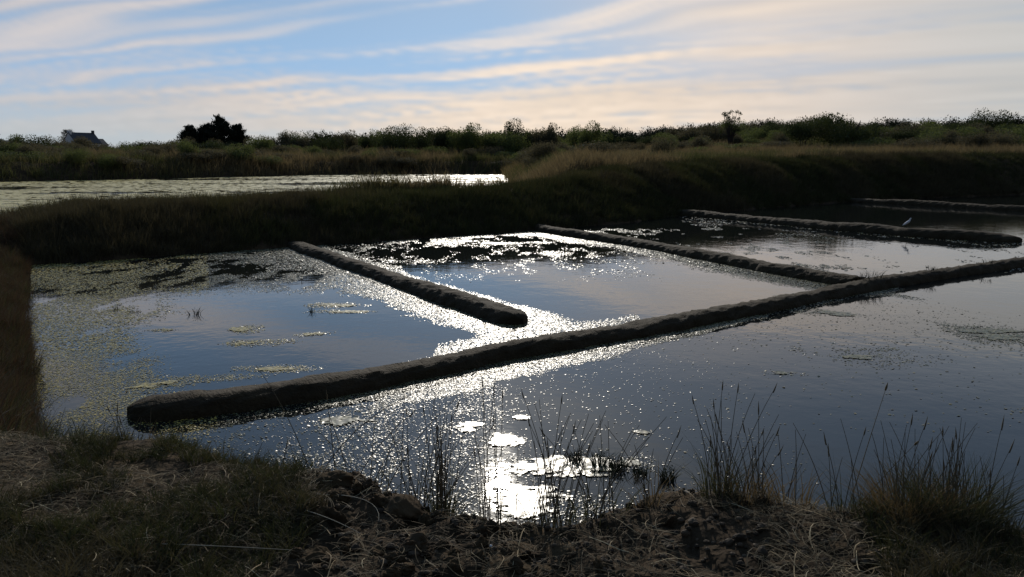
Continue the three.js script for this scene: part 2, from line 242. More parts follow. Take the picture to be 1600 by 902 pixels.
function scumDensity(x, z) {
  const a = segDist(D1, x, z), b = segDist(D2, x, z), c = segDist(D3, x, z), e = segDist(D4, x, z);
  const n1 = fbm(x * 0.9, z * 0.9, 3, 500), n2 = fbm(x * 0.35 + 4, z * 0.35, 3, 510), n3 = fbm(x * 2.2, z * 0.9, 3, 520);
  let d = 0;
  const add = (v) => { d = Math.max(d, v); };
  yellowAt = 0;
  for (const m of MATS) { const X = x - m[0], Z = z - m[1]; if (Math.abs(X) > 2 || Math.abs(Z) > 2) continue; const ct = Math.cos(m[4]), st = Math.sin(m[4]), q = Math.hypot((X * ct + Z * st) / m[2], (-X * st + Z * ct) / m[3]); const v = (m[7] ? 0.75 : 0.45) * (1 - sstep(0.5, 1.5, q + (n3 - 0.5) * 1.6)); if (v > 0.05 && m[7]) yellowAt = 1; add(v); }
  const back = z < -11 && a.side < 0 ? 1 : 0;
  const wob = (n1 - 0.5) * 1.1;
  // against dyke 2, both sides
  add(0.95 * (1 - sstep(0.75, 1.05, b.d * (b.side > 0 ? 0.75 : 0.95) + wob * 0.7)) * (b.d < 3 ? 1 : 0));
  // back of dyke 1 and the gap by the tip of dyke 2
  if (a.side < 0) { add((x > -3.2 && x < 9 ? 0.85 : 0.3) * (1 - sstep(0.5, 0.85, a.d * 0.95 + wob * 0.6 + (x > -1.2 && x < 2.4 ? -0.5 : 0.1)))); }
  // front of dyke 1
  else { const wdt = x < -1.7 ? 0.35 : x < 1.3 ? 1.0 - 0.12 * Math.max(0, x) : Math.max(0.05, 0.85 - (x - 1.3) * 0.22); add(0.95 * (x > -2.4 && x < 5 ? 1 : 0.35) * (1 - sstep(wdt * 0.8, wdt * 0.8 + 0.22, (a.d - 0.3) + wob * 0.55))); }
  // dyke 3
  add((c.side > 0 ? 0.9 : 0.7) * (1 - sstep(0.8, 1.3, c.d * (c.side > 0 ? 0.8 : 1.3) + wob)));
  add(0.45 * (1 - sstep(0.7, 1.2, e.d + wob)));
  // first basin: far end and the side by the left bank
  if (a.side < 0 && b.side > 0 && x < 0) {
    const far = sstep(-18.2, -20.2, z + wob * 2), left = sstep(0.395, 0.46, -x / -z + (n2 - 0.5) * 0.10) * sstep(-5, -8, z);
    add(far * sstep(0.36, 0.5, n3 * 0.6 + n2 * 0.4) * 0.75); add(left * sstep(0.34, 0.54, n3 * 0.55 + n1 * 0.45) * 0.85);
  }
  // front pan, near the bank on the left
  if (a.side > 0) {
    const l = (1 - sstep(-0.6, 0.5, x + wob)) * sstep(-6.0, -6.8, z);
    add(l * (0.10 + 0.22 * sstep(0.45, 0.65, n3))); add((1 - sstep(-3.4, -2.8, x + wob)) * 0.5 * sstep(0.42, 0.55, n3));
    add(0.02);
  } else if (!(b.side > 0) && c.side > 0) { const n4 = fbm(x * 0.75 + 2, z * 0.42, 3, 530); add(0.6 * sstep(-23.5, -25, z) * (1 - sstep(2.2, 3.2, x)) * sstep(0.52, 0.62, n4 * 0.6 + n3 * 0.4)); add(0.12 * sstep(-20, -23, z) * sstep(0.5, 0.6, n3)); } else if (c.side < 0 && e.side > 0) add(0.5 * sstep(0.56, 0.62, n3 * 0.6 + n2 * 0.4));
  return d;
}
{
  const r = rng(77), list = [];
  const tryAt = (x0, x1, z0, z1, per, s0, s1) => { const N = Math.round((x1 - x0) * (z1 - z0) * per); for (let k = 0; k < N; k++) { const x = mix(x0, x1, r()), z = mix(z0, z1, r()), q = r(), sz = mix(s0, s1, r() * r()); if (polyDist(PAN, x, z).d > -0.05) continue; const d = scumDensity(x, z); if (q < d) list.push([x, z, sz, yellowAt]); } };
  tryAt(-8.2, 3, -13, -5.2, 3600, 0.006, 0.024);
  tryAt(-13.5, 9, -22, -13, 1500, 0.012, 0.036);
  tryAt(3, 10, -16.5, -9, 700, 0.012, 0.036);
  tryAt(-13.5, 10, -36, -22, 620, 0.018, 0.055);
  tryAt(8, 22, -48, -22, 100, 0.03, 0.08);
  const geos = [flakeGeo(1), flakeGeo(2), flakeGeo(3)], m4 = new THREE.Matrix4(), q = new THREE.Quaternion(), eu = new THREE.Euler(), col = new THREE.Color();
  geos.forEach((g, gi) => {
    const sub = list.filter((_, i) => i % 3 === gi), im = new THREE.InstancedMesh(g, M.flake, sub.length);
    sub.forEach(([x, z, s, yl], i) => {
      eu.set(gauss(r) * 0.17, r() * Math.PI * 2, gauss(r) * 0.17, 'YXZ'); q.setFromEuler(eu);
      m4.compose(new THREE.Vector3(x, 0.004 + s * 0.06, z), q, new THREE.Vector3(s, s, s)); im.setMatrixAt(i, m4);
      const left = yl || x < -0.36 * -z, p = PAL[left ? [1, 4, 4, 4, 2][Math.floor(r() * 5)] : Math.floor(r() * 4)], k = 0.6 + 0.7 * r(); im.setColorAt(i, col.setRGB(p[0] * k, p[1] * k, p[2] * k));
    });
    im.computeBoundingSphere();
    top(im, 'floating_scum', 'loose flakes of algae floating along the dykes and pan edges', 'algae', { kind: 'stuff' });
  });
  console.log('flakes', list.length);
}
function algaeMat(cx, cz, rx, rz, turn, seed, label, cover = 0.8, tone = 0) {
  // one ragged, crumpled sheet: grid cells kept by noise, largest connected piece only
  const r = rng(900 + seed), big = cz < -20, c = big ? 0.06 : 0.028, nx = Math.ceil(2.2 * rx / c), nz = Math.ceil(2.2 * rz / c), keep = new Int32Array(nx * nz);
  for (let j = 0; j < nz; j++) for (let i = 0; i < nx; i++) {
    const X = (i + 0.5 - nx / 2) * c, Z = (j + 0.5 - nz / 2) * c, q = Math.hypot(X / rx, Z / rz);
    const n = fbm(X * 2.6 + seed * 9, Z * 4.6, 3, 600) * 0.6 + fbm(X * 9 + seed, Z * 17, 3, 610) * 0.4;
    if (n > 0.36 + 0.40 * q * q + 0.14 * (1 - cover) - (tone ? 0 : 0.03)) keep[j * nx + i] = -1;
  }
  let id = 0, bestId = 0, best = 0;
  for (let o = 0; o < keep.length; o++) if (keep[o] === -1) { id++; let n = 0; const st = [o]; keep[o] = id; while (st.length) { const p = st.pop(); n++; const i = p % nx; for (const q of [i > 0 ? p - 1 : -1, i < nx - 1 ? p + 1 : -1, p - nx, p + nx]) if (q >= 0 && q < keep.length && keep[q] === -1) { keep[q] = id; st.push(q); } } if (n > best) { best = n; bestId = id; } }
  const vid = new Int32Array((nx + 1) * (nz + 1)).fill(-1), pos = [], col = [], idx = [], pal = tone ? [1, 4, 4] : [0, 1, 2, 3];
  const V = (i, j) => { const o = j * (nx + 1) + i; if (vid[o] < 0) { vid[o] = pos.length / 3; const X = (i - nx / 2 + (r() - 0.5) * 0.8) * c, Z = (j - nz / 2 + (r() - 0.5) * 0.8) * c; pos.push(cx + X * Math.cos(turn) - Z * Math.sin(turn), 0.005 + c * 0.32 * r(), cz + X * Math.sin(turn) + Z * Math.cos(turn)); const p = PAL[pal[Math.floor(r() * pal.length)]], k = 0.6 + 0.8 * r(); col.push(p[0] * k, p[1] * k, p[2] * k); } return vid[o]; };
  for (let j = 0; j < nz; j++) for (let i = 0; i < nx; i++) if (keep[j * nx + i] === bestId) { const a = V(i, j), b = V(i + 1, j), d = V(i, j + 1), e = V(i + 1, j + 1); if (r() < 0.5) idx.push(a, d, b, b, d, e); else idx.push(a, d, e, a, e, b); }
  const g0 = new THREE.BufferGeometry(); g0.setAttribute('position', new THREE.Float32BufferAttribute(pos, 3)); g0.setAttribute('color', new THREE.Float32BufferAttribute(col, 3)); g0.setIndex(idx); g0.computeVertexNormals();
  return top(new THREE.Mesh(g0, M.mat), 'algae_mat', label, 'algae mat', { group: 'algae mats floating on the pans' });
}
MATS.forEach((a, i) => algaeMat(a[0], a[1], a[2], a[3], a[4], i + 1, a[5], a[6], a[7]));
{ // carpet of algae over the far pond, torn into streaks
  const pos = [], idx = [], r = rng(5); let o = 0;
  const c = 0.55;
  for (let z = -126; z < -34; z += c) for (let x = -90; x < 0; x += c) {
    if (Math.abs(x / z) > 0.72) continue;
    if (polyDist(POND, x, z).d > 0.3) continue;
    const n = fbm(x * 0.07, z * 0.30, 4, 700) + 0.22 * (fbm(x * 0.5, z * 1.4, 2, 710) - 0.5); if (n < 0.435) continue;
    const y = POND_Y + 0.012;
    for (const [a, b] of [[0, 0], [1, 0], [1, 1], [0, 1]]) pos.push(x + a * c + (r() - 0.5) * 0.12, y + r() * 0.05, z + b * c + (r() - 0.5) * 0.12);
    idx.push(o, o + 2, o + 1, o, o + 3, o + 2); o += 4;
  }
  const g = new THREE.BufferGeometry(); g.setAttribute('position', new THREE.Float32BufferAttribute(pos, 3)); g.setIndex(idx); g.computeVertexNormals();
  const m = new THREE.MeshPhysicalMaterial({ color: lin(0.62, 0.50, 0.17), roughness: 0.45, ior: 1.4 });
  top(new THREE.Mesh(g, m), 'algae_carpet', 'golden algae carpet with dark tears covering the far pond', 'algae', { kind: 'stuff' });
}

// ---------------------------------------------------------------- grass
function tuftGeo(n, h, spread, lean, w, seed, segs = 3, hv = 0.5) {
  const r = rng(seed), pos = [], idx = [];
  for (let k = 0; k < n; k++) {
    const a = r() * 6.283, q = Math.sqrt(r()) * spread, bx = Math.cos(a) * q, bz = Math.sin(a) * q, H = h * (1 - hv * r()), la = a + (r() - 0.5) * 1.8, L = lean * (0.25 + r()) * H, fa = r() * 6.283, fx = Math.cos(fa), fz = Math.sin(fa), ww = w * (0.6 + 0.8 * r()), o = pos.length / 3;
    for (let s = 0; s < segs; s++) { const t = s / segs, cx = bx + Math.cos(la) * L * t * t, cz = bz + Math.sin(la) * L * t * t, y = H * (t - 0.22 * lean * t * t), hw = ww * 0.5 * (1 - t * 0.75); pos.push(cx - fx * hw, y, cz - fz * hw, cx + fx * hw, y, cz + fz * hw); }
    pos.push(bx + Math.cos(la) * L, H * (1 - 0.22 * lean), bz + Math.sin(la) * L);
    for (let s = 0; s + 1 < segs; s++) { const b = o + s * 2; idx.push(b, b + 1, b + 2, b + 1, b + 3, b + 2); }
    const b = o + (segs - 1) * 2; idx.push(b, b + 1, b + 2);
  }
  const g = new THREE.BufferGeometry(); g.setAttribute('position', new THREE.Float32BufferAttribute(pos, 3)); g.setIndex(idx); g.computeVertexNormals(); return g;
}
function scatter(name, label, category, geos, mat, list, palette, seed) {
  const r = rng(seed), m4 = new THREE.Matrix4(), q = new THREE.Quaternion(), e = new THREE.Euler(), c = new THREE.Color();
  geos.forEach((g, gi) => {
    const sub = list.filter((_, i) => i % geos.length === gi), im = new THREE.InstancedMesh(g, mat, sub.length);
    sub.forEach(([x, y, z, s, ci], i) => { e.set((r() - 0.5) * 0.25, r() * 6.283, (r() - 0.5) * 0.25); m4.compose(new THREE.Vector3(x, y, z), q.setFromEuler(e), new THREE.Vector3(s, s * (0.8 + 0.4 * r()), s)); im.setMatrixAt(i, m4); const p = palette[ci ?? Math.floor(r() * palette.length)], k = 0.65 + 0.7 * r(); im.setColorAt(i, c.setRGB(p[0] * k, p[1] * k, p[2] * k)); });
    im.computeBoundingSphere(); top(im, name, label, category, { kind: 'stuff' });
  });
}
const GP = [[0.055, 0.060, 0.019], [0.080, 0.072, 0.027], [0.040, 0.047, 0.014], [0.085, 0.070, 0.034], [0.080, 0.048, 0.026]];   // greens, olive, straw, russet
{
  // the grassy bank behind the pans, and the meadow beyond
  const r = rng(31), bank = [], mead = [], left = [];
  for (let k = 0; k < 70000; k++) {
    const i = 19 + Math.floor(r() * 13), a = PAN[i], b = PAN[i + 1], t = r(), L = Math.hypot(b[0] - a[0], b[1] - a[1]); if (r() > L / 9.5) continue;
    const d = 0.1 + r() * 10; let nx = b[1] - a[1], nz = -(b[0] - a[0]); nx /= L; nz /= L; if (nz > 0) { nx = -nx; nz = -nz; }
    const x = mix(a[0], b[0], t) + nx * d, z = mix(a[1], b[1], t) + nz * d; if (polyDist(PAN, x, z).d < 0.08 || polyDist(POND, x, z).d < 0.2) continue;
    const n = fbm(x * 0.25, z * 0.25, 3, 800), s = 0.75 + 0.6 * n; bank.push([x, groundY(x, z) - 0.03, z, s, n > 0.56 ? 3 : n > 0.48 ? 1 : Math.floor(r() * 3)]);
  }
  for (let k = 0; k < 90000; k++) {
    const az = (r() - 0.5) * 1.4, d = 38 + 190 * Math.pow(r(), 1.5), x = Math.sin(az) * d, z = -Math.cos(az) * d; if (polyDist(PAN, x, z).d < 6 || polyDist(POND, x, z).d < 0.4) continue;
    const n = fbm(x * 0.06, z * 0.09, 3, 810), right = sstep(0, 25, x); mead.push([x, groundY(x, z) - 0.05, z, (0.7 + 0.8 * n) * (0.9 + d / 160) * (1 - 0.25 * right), n > 0.55 - 0.12 * right ? 3 : n > 0.5 - 0.1 * right ? 1 : Math.floor(r() * 3)]);
  }
  for (let k = 0; k < 24000; k++) {
    const t = r(), z = -5.6 - 24 * t, x0 = 0.575 * z, x = x0 - Math.pow(r(), 1.3) * 7 - 0.02 + 0.6 * (fbm(z * 1.5, 2, 3, 820) - 0.5), p = polyDist(PAN, x, z); if (p.d < 0.03) continue;
    left.push([x, groundY(x, z) - 0.03, z, 0.25 + 1.25 * Math.pow(fbm(x * 1.3, z * 1.3, 3, 825), 1.3) * (0.5 + r()), r() < 0.6 ? 4 : r() < 0.6 ? 3 : 0]);
  }
  const g = [tuftGeo(16, 0.5, 0.16, 0.55, 0.014, 1), tuftGeo(18, 0.42, 0.2, 0.8, 0.013, 2), tuftGeo(12, 0.6, 0.12, 0.4, 0.013, 3)];
  scatter('bank_grass', 'rough dark grass covering the long bank behind the pans', 'grass', g, M.grass, bank, GP, 1);
  const gm = [tuftGeo(14, 0.8, 0.4, 0.6, 0.035, 4, 2), tuftGeo(14, 0.95, 0.32, 0.5, 0.03, 5, 2)];
  scatter('meadow_grass', 'tall olive and straw grass on the land beyond the bank', 'grass', gm, M.meadow, mead, [[0.085, 0.090, 0.030], [0.13, 0.11, 0.045], [0.062, 0.070, 0.022], [0.18, 0.135, 0.065], [0.11, 0.07, 0.036]], 2);
  const gl = [tuftGeo(7, 0.62, 0.08, 1.0, 0.007, 8), tuftGeo(18, 0.34, 0.12, 0.8, 0.008, 6), tuftGeo(16, 0.42, 0.1, 0.6, 0.008, 7)];
  scatter('side_bank_grass', 'russet dry grass on the side bank of the first basin', 'grass', gl, M.grass, left, GP, 3);
  console.log('grass', bank.length, mead.length, left.length);
}

// ---------------------------------------------------------------- shrubs and trees
function crownGeo(seed, lobes, n, leaf, dims, up = 0) {          // leaf faces spread through a lumpy volume
  const r = rng(seed), L = []; for (let k = 0; k < lobes; k++) { const a = r() * 6.283, q = 0.25 + 0.6 * r(); L.push([Math.cos(a) * q * dims[0] * 0.7, dims[1] * (0.30 + 0.48 * r()), Math.sin(a) * q * dims[2] * 0.7, 0.26 + 0.22 * r()]); }
  const pos = [], idx = [], v = new THREE.Vector3(), a = new THREE.Vector3(), b = new THREE.Vector3();
  for (let k = 0; k < n; k++) {
    const l = L[Math.floor(r() * lobes)]; v.set(gauss(r), gauss(r), gauss(r)).normalize().multiplyScalar(Math.pow(r(), 0.4) * l[3] * 1.25);
    const x = l[0] + v.x * dims[0], y = Math.max(0.03, l[1] + v.y * dims[1] * 0.75), z = l[2] + v.z * dims[2], s = leaf * (0.55 + 0.9 * r());
    a.set(gauss(r), gauss(r) + up, gauss(r)).normalize().multiplyScalar(s); b.set(gauss(r), gauss(r), gauss(r)).normalize().multiplyScalar(s * 0.5);
    const o = pos.length / 3; pos.push(x - b.x, y - b.y, z - b.z, x + a.x * 0.5 + b.x * 0.6, y + a.y * 0.5 + b.y * 0.6, z + a.z * 0.5 + b.z * 0.6, x + a.x, y + a.y, z + a.z, x + a.x * 0.4 - b.x, y + a.y * 0.4 - b.y, z + a.z * 0.4 - b.z); idx.push(o, o + 1, o + 2, o, o + 2, o + 3);
  }
  const g = new THREE.BufferGeometry(); g.setAttribute('position', new THREE.Float32BufferAttribute(pos, 3)); g.setIndex(idx); g.computeVertexNormals(); return g;
}
function limb(p0, p1, r0, r1, seg = 5) { const d = new THREE.Vector3().subVectors(p1, p0), g = new THREE.CylinderGeometry(r1, r0, d.length(), seg, 1); g.translate(0, d.length() / 2, 0); g.applyQuaternion(new THREE.Quaternion().setFromUnitVectors(new THREE.Vector3(0, 1, 0), d.clone().normalize())); g.translate(p0.x, p0.y, p0.z); return g; }
function stemsGeo(seed, n, h, sp, r0) { const r = rng(seed), gs = []; for (let k = 0; k < n; k++) { const a = r() * 6.283, b = new THREE.Vector3(Math.cos(a) * 0.08, -0.2, Math.sin(a) * 0.08), m = new THREE.Vector3(Math.cos(a) * sp * 0.4, h * 0.4, Math.sin(a) * sp * 0.4), e = new THREE.Vector3(Math.cos(a + 0.4) * sp, h * (0.7 + 0.3 * r()), Math.sin(a + 0.4) * sp); gs.push(limb(b, m, r0, r0 * 0.7), limb(m, e, r0 * 0.7, r0 * 0.25)); } return mergeGeometries(gs); }
const SHRUBS = [0, 1, 2, 3, 4].map((k) => { const t = new THREE.Group(); part(t, 'trunk', stemsGeo(50 + k, 4, 0.7, 0.35, 0.035), M.bark); part(t, 'crown', crownGeo(60 + k, [7, 9, 6, 11, 8][k], 5000, 0.055, [[1, 1, 1], [1.15, 0.9, 1], [0.85, 1.1, 0.85], [1.3, 0.8, 1.1], [1, 0.95, 1]][k], 0.3), M.leafA); return t; });
function shrub(k, mat, x, z, w, h, label, group, name = 'shrub') { const t = SHRUBS[k].clone(); t.children[1].material = mat; t.position.set(x, groundY(x, z) - 0.1, z); t.scale.set(w, h, w); t.rotation.y = (x * 7.3 + z) % 6.28; top(t, name, label, 'shrub', { group }); return t; }
{
  const r = rng(61);
  // line of bushes along the horizon (azimuth as tangent, distance, half width, height)
  const row = [];
  const G = 'bushes of the hedge along the horizon';
  for (let t = -0.62; t < 0.64; t += 0.0092) { const d = 140 + 30 * r() - 45 * sstep(0.2, 0.45, t), w = 1.9 + 1.7 * r(); row.push([t + (r() - 0.5) * 0.008, d, w, (2.0 + 3.0 * r() * r() + 0.8 * r()) * 1.3 * (t < -0.42 ? 0.74 : t < -0.2 ? 0.85 : t > 0.1 ? 0.66 : 1.1)]); }
  row.forEach(([t, d, w, h0], i) => { const h = Math.min(h0, 4.1) * (t > -0.42 && t < -0.3 ? 0.75 : t > -0.3 && t < 0.1 ? 1.2 : 1); const k = Math.floor(r() * 3); shrub(i % 5, [M.leafA, M.leafB, M.leafC][k], t * d, -d, w, h, `${h > 3.4 ? 'tall' : h > 2.5 ? 'middling' : 'low'} ${w > 2.7 ? 'broad' : 'narrow'} ${['dark green', 'light green', 'brownish'][k]} bush in the hedge along the horizon`, G, 'hedge_bush'); });
  // nearer scrub on the slope behind the pond and on the right-hand rise
  for (let k = 0; k < 290; k++) { const t = -0.62 + (k < 190 ? 0.72 : 1.24) * r(), d = (t < -0.3 ? 90 : t < 0 ? 110 : 82) + (t < 0 ? 60 : 42) * r(), x = t * d, z = -d; if (polyDist(POND, x, z).d < 2.2 || polyDist(PAN, x, z).d < 8) continue; const sw = 1.5 + 1.8 * r(), sh = 1.1 + 1.2 * r(); shrub(k % 5, [M.leafB, M.leafC, M.leafC][k % 3], x, z, sw, sh, `${sh > 1.7 ? 'knee-deep' : 'low'} ${sw > 2.4 ? 'spreading' : 'rounded'} ${k % 3 ? 'brownish' : 'light green'} scrub bush on the ${x < 0 ? 'slope behind the far pond' : 'grassy rise behind the pans'}`.replace('knee-deep', 'taller'), 'scrub bushes on the slope', 'scrub_bush'); }
  // bushes that stand out
  shrub(3, M.leafA, 37.3, -96, 3.5, 4.6, 'big dark round bush standing above the grassy rise', undefined, 'round_bush');
  shrub(1, M.leafA, 32.6, -97, 2.6, 3.3, 'flat dark bush leaning against the big round bush', undefined, 'flat_bush');
  shrub(0, M.leafA, -20.3, -150, 3.4, 5.4, 'tall rounded tree rising from the hedge above the pond, the left of two', undefined, 'hedge_tree');
  shrub(4, M.leafA, -12.3, -150, 3.2, 5.2, 'tall rounded tree rising from the hedge near the end of the pond', undefined, 'hedge_tree');
  shrub(2, M.leafA, 0.6, -150, 3.0, 5.4, 'paired round-headed tree standing over the hedge, thinner crown', undefined, 'hedge_tree');
  shrub(1, M.leafA, 5.2, -150, 3.6, 5.0, 'paired round-headed tree standing over the hedge, wider crown', undefined, 'hedge_tree');
  shrub(3, M.leafA, -31, -148, 3.0, 4.6, 'rounded tree of the hedge beside a pointed sapling', undefined, 'hedge_tree');
  shrub(0, M.leafA, 71, -128, 3.4, 3.8, 'clump of small trees on the crest of the rise', undefined, 'crest_tree');
}
// far-off wood that reads as one mass, behind the hedge
{
  const r = rng(88), list = []; for (let k = 0; k < 2200; k++) { const az = (r() - 0.5) * 1.5, d = 165 + 60 * r(), x = Math.sin(az) * d, z = -Math.cos(az) * d; if (az < -0.40) continue; list.push([x, groundY(x, z), z, (az < -0.22 ? 1.3 + 1.1 * r() : az < 0.12 ? 2.3 + 2.2 * r() : 1.6 + 1.6 * r()), Math.floor(r() * 3)]); }
  scatter('far_wood', 'far-off scrub wood along the horizon behind the hedge', 'wood', [crownGeo(91, 6, 620, 0.09, [1, 1, 1]), crownGeo(92, 5, 620, 0.09, [1.2, 0.9, 1.2])], M.grassOpaque, list, [[0.04, 0.05, 0.018], [0.055, 0.062, 0.022], [0.045, 0.045, 0.022]], 4);
}
// the dark conifers with wind-torn tops
function conifer(x, z, h, w, seed, lean, label) {
  const t = new THREE.Group(), r = rng(seed), pos = [], idx = [], v = new THREE.Vector3();
  part(t, 'trunk', limb(new THREE.Vector3(0, -0.3, 0), new THREE.Vector3(lean * h * 0.5, h * 0.85, 0), 0.28, 0.06, 7), M.bark);
  const limbs = []; const spray = (bx, by, bz, dx, dy, dz, s) => { for (let k = 0; k < 26; k++) { const q = r(), px = bx + dx * q + gauss(r) * s * 0.4, py = by + dy * q + gauss(r) * s * 0.3, pz = bz + dz * q + gauss(r) * s * 0.4, l = 0.3 + 0.35 * r(), o = pos.length / 3; v.set(dx + gauss(r) * 0.8, dy + 0.5 + gauss(r) * 0.6, dz + gauss(r) * 0.8).normalize(); const sx = gauss(r) * 0.14, sz = gauss(r) * 0.14; pos.push(px - sx, py, pz - sz, px + sx, py, pz + sz, px + v.x * l, py + v.y * l, pz + v.z * l); idx.push(o, o + 1, o + 2); } };
  for (let k = 0; k < 120; k++) { const u = Math.pow(r(), 0.8), a = r() * 6.283, y = h * (0.08 + 0.86 * u), rad = w * Math.sin(Math.PI * Math.min(1, 0.22 + 0.72 * u)) * (0.55 + 0.6 * r()), bx = lean * h * 0.5 * u, ex = Math.cos(a) * rad + lean * rad, ez = Math.sin(a) * rad, ey = h * (0.05 + 0.09 * r()); if (k % 3 === 0) limbs.push(limb(new THREE.Vector3(bx, y, 0), new THREE.Vector3(bx + ex * 0.8, y + ey * 0.7, ez * 0.8), 0.05, 0.015, 4)); for (const f of [0.15, 0.45, 0.72]) spray(bx + ex * f, y + ey * f, ez * f, ex * 0.3, ey * 0.5, ez * 0.3, 0.5 + 0.25 * w / 2); }
  part(t, 'limbs', mergeGeometries(limbs), M.bark);
  const g = new THREE.BufferGeometry(); g.setAttribute('position', new THREE.Float32BufferAttribute(pos, 3)); g.setIndex(idx); g.computeVertexNormals(); part(t, 'crown', g, M.needle);
  t.position.set(x, groundY(x, z) - 0.1, z); top(t, 'conifer', label, 'tree'); return t;
}
conifer(-63.0, -170, 5.6, 2.6, 3, -0.05, 'low dark conifer at the outer edge of the conifer clump, towards the house');
conifer(-60.3, -171, 6.2, 2.8, 4, 0.05, 'middle dark conifer of the clump');
conifer(-57.2, -170, 7.2, 3.0, 5, 0.0, 'tallest dark conifer of the clump with a torn top');
conifer(-54.8, -171, 5.9, 2.3, 6, 0.14, 'dark conifer with drooping side at the edge of the clump towards the pond');
{ // pine with level tiers beside the house
  const t = new THREE.Group(), r = rng(19), pos = [], idx = []; part(t, 'trunk', limb(new THREE.Vector3(0, -0.3, 0), new THREE.Vector3(0.2, 6.6, 0), 0.22, 0.06, 7), M.bark);
  for (let k = 0; k < 9; k++) { const y = 1.6 + k * 0.6, rad = 2.4 * (1 - 0.06 * k) * (0.8 + 0.3 * r()); for (let j = 0; j < 520; j++) { const a = r() * 6.283, q = Math.sqrt(r()) * rad, x = Math.cos(a) * q, z = Math.sin(a) * q, yy = y + 0.16 * q + gauss(r) * 0.34, o = pos.length / 3, l = 0.3 + 0.25 * r(); pos.push(x - 0.07, yy, z - 0.05, x + 0.07, yy, z + 0.05, x + Math.cos(a) * l, yy + 0.16, z + Math.sin(a) * l); idx.push(o, o + 1, o + 2); } }
  const g = new THREE.BufferGeometry(); g.setAttribute('position', new THREE.Float32BufferAttribute(pos, 3)); g.setIndex(idx); g.computeVertexNormals(); part(t, 'crown', g, M.needle);
  t.position.set(-118.6, groundY(-118.6, -231) - 0.1, -231); top(t, 'pine_tree', 'dark pine with level tiers beside the white house', 'tree');
}
{ // the thin lone tree on the rise: bare forked stems, small heads of leaves
  const t = new THREE.Group(), r = rng(23), gs = [], heads = [];
  for (let k = 0; k < 30; k++) { const a = k * 2.4, e = new THREE.Vector3(Math.cos(a) * (0.15 + 0.85 * r()), 1.7 + 2.0 * r(), Math.sin(a) * 0.8), m = new THREE.Vector3(e.x * 0.35, 1.4, e.z * 0.35); gs.push(limb(new THREE.Vector3(0, -0.2, 0), m, 0.07, 0.04), limb(m, e, 0.04, 0.015)); const c = crownGeo(200 + k, 4, 70, 0.10, [0.34, 0.45, 0.34], 0.8); c.translate(e.x, e.y - 0.1, e.z); heads.push(c); }
  part(t, 'trunk', mergeGeometries(gs), M.bark); part(t, 'crown', mergeGeometries(heads), M.leafA); t.position.set(27.3, groundY(27.3, -108) + 1.1, -108); t.position.y = groundY(27.3, -108); t.scale.setScalar(1.22); top(t, 'lone_tree', 'thin lone tree with bare forked stems above the hedge', 'tree');
}

// ---------------------------------------------------------------- houses
M.white = new THREE.MeshStandardMaterial({ color: lin(0.80, 0.79, 0.77), roughness: 0.9 });
M.slate = new THREE.MeshStandardMaterial({ color: lin(0.045, 0.045, 0.05), roughness: 0.7 });
M.glass = new THREE.MeshPhysicalMaterial({ color: lin(0.02, 0.025, 0.03), roughness: 0.08 });
M.metal = new THREE.MeshStandardMaterial({ color: lin(0.25, 0.25, 0.26), roughness: 0.5, metalness: 0.6 });
function gableBlock(w, d, e, rdg) { const s = new THREE.Shape([[-d / 2, 0], [d / 2, 0], [d / 2, e], [0, rdg], [-d / 2, e]].map((p) => new THREE.Vector2(...p))); const g = new THREE.ExtrudeGeometry(s, { depth: w, bevelEnabled: false }); g.translate(0, 0, -w / 2); g.rotateY(Math.PI / 2); return g; }
function roofGeo(w, d, e, rdg, th = 0.18, ov = 0.3) { const k = (rdg - e) / (d / 2), x = d / 2 + ov; const s = new THREE.Shape([[-x, e - ov * k + 0.02], [0, rdg + 0.02], [x, e - ov * k + 0.02], [x, e - ov * k + th + 0.02], [0, rdg + th + 0.02], [-x, e - ov * k + th + 0.02]].map((p) => new THREE.Vector2(...p))); const g = new THREE.ExtrudeGeometry(s, { depth: w + 0.3, bevelEnabled: false }); g.translate(0, 0, -w / 2 - 0.15); g.rotateY(Math.PI / 2); return g; }
const bx = (w, h, d, x, y, z) => { const g = new THREE.BoxGeometry(w, h, d); g.translate(x, y, z); return g; };
{
  const t = new THREE.Group();
  part(t, 'wall', gableBlock(10, 7, 3.2, 6.6), M.white); const rf = part(t, 'roof', roofGeo(10, 7, 3.2, 6.6), M.slate);
  part(rf, 'chimney', bx(0.7, 1.5, 1.5, -4.6, 6.6, 0), M.white); part(rf, 'chimney', bx(0.6, 1.4, 0.9, 4.7, 6.9, 0), M.slate);
  for (const x of [-3, 0, 3]) { const w = part(t, 'window', bx(1.0, 1.2, 0.1, x, 1.9, 3.52), M.glass); part(w, 'sill', bx(1.2, 0.1, 0.2, x, 1.25, 3.58), M.white); }
  part(t, 'annex_wall', bx(3.0, 2.0, 4.5, -6.4, 1.0, 0.6), M.white); part(t, 'annex_roof', (() => { const g = new THREE.BoxGeometry(3.4, 0.2, 5); g.rotateZ(0.28); g.translate(-6.4, 2.45, 0.6); return g; })(), M.slate);
  part(t, 'wing_wall', bx(4, 2.6, 5, 6.9, 1.3, -0.4), M.white); part(t, 'wing_roof', roofGeo(4, 5, 2.6, 4.6).translate(6.9, 0, -0.4), M.slate);
  t.position.set(-114.6, 4.2, -230); t.rotation.y = 1.12; t.scale.setScalar(0.76); top(t, 'house', 'white gabled house with dark slate roof and two chimneys behind the scrub', 'house');
}
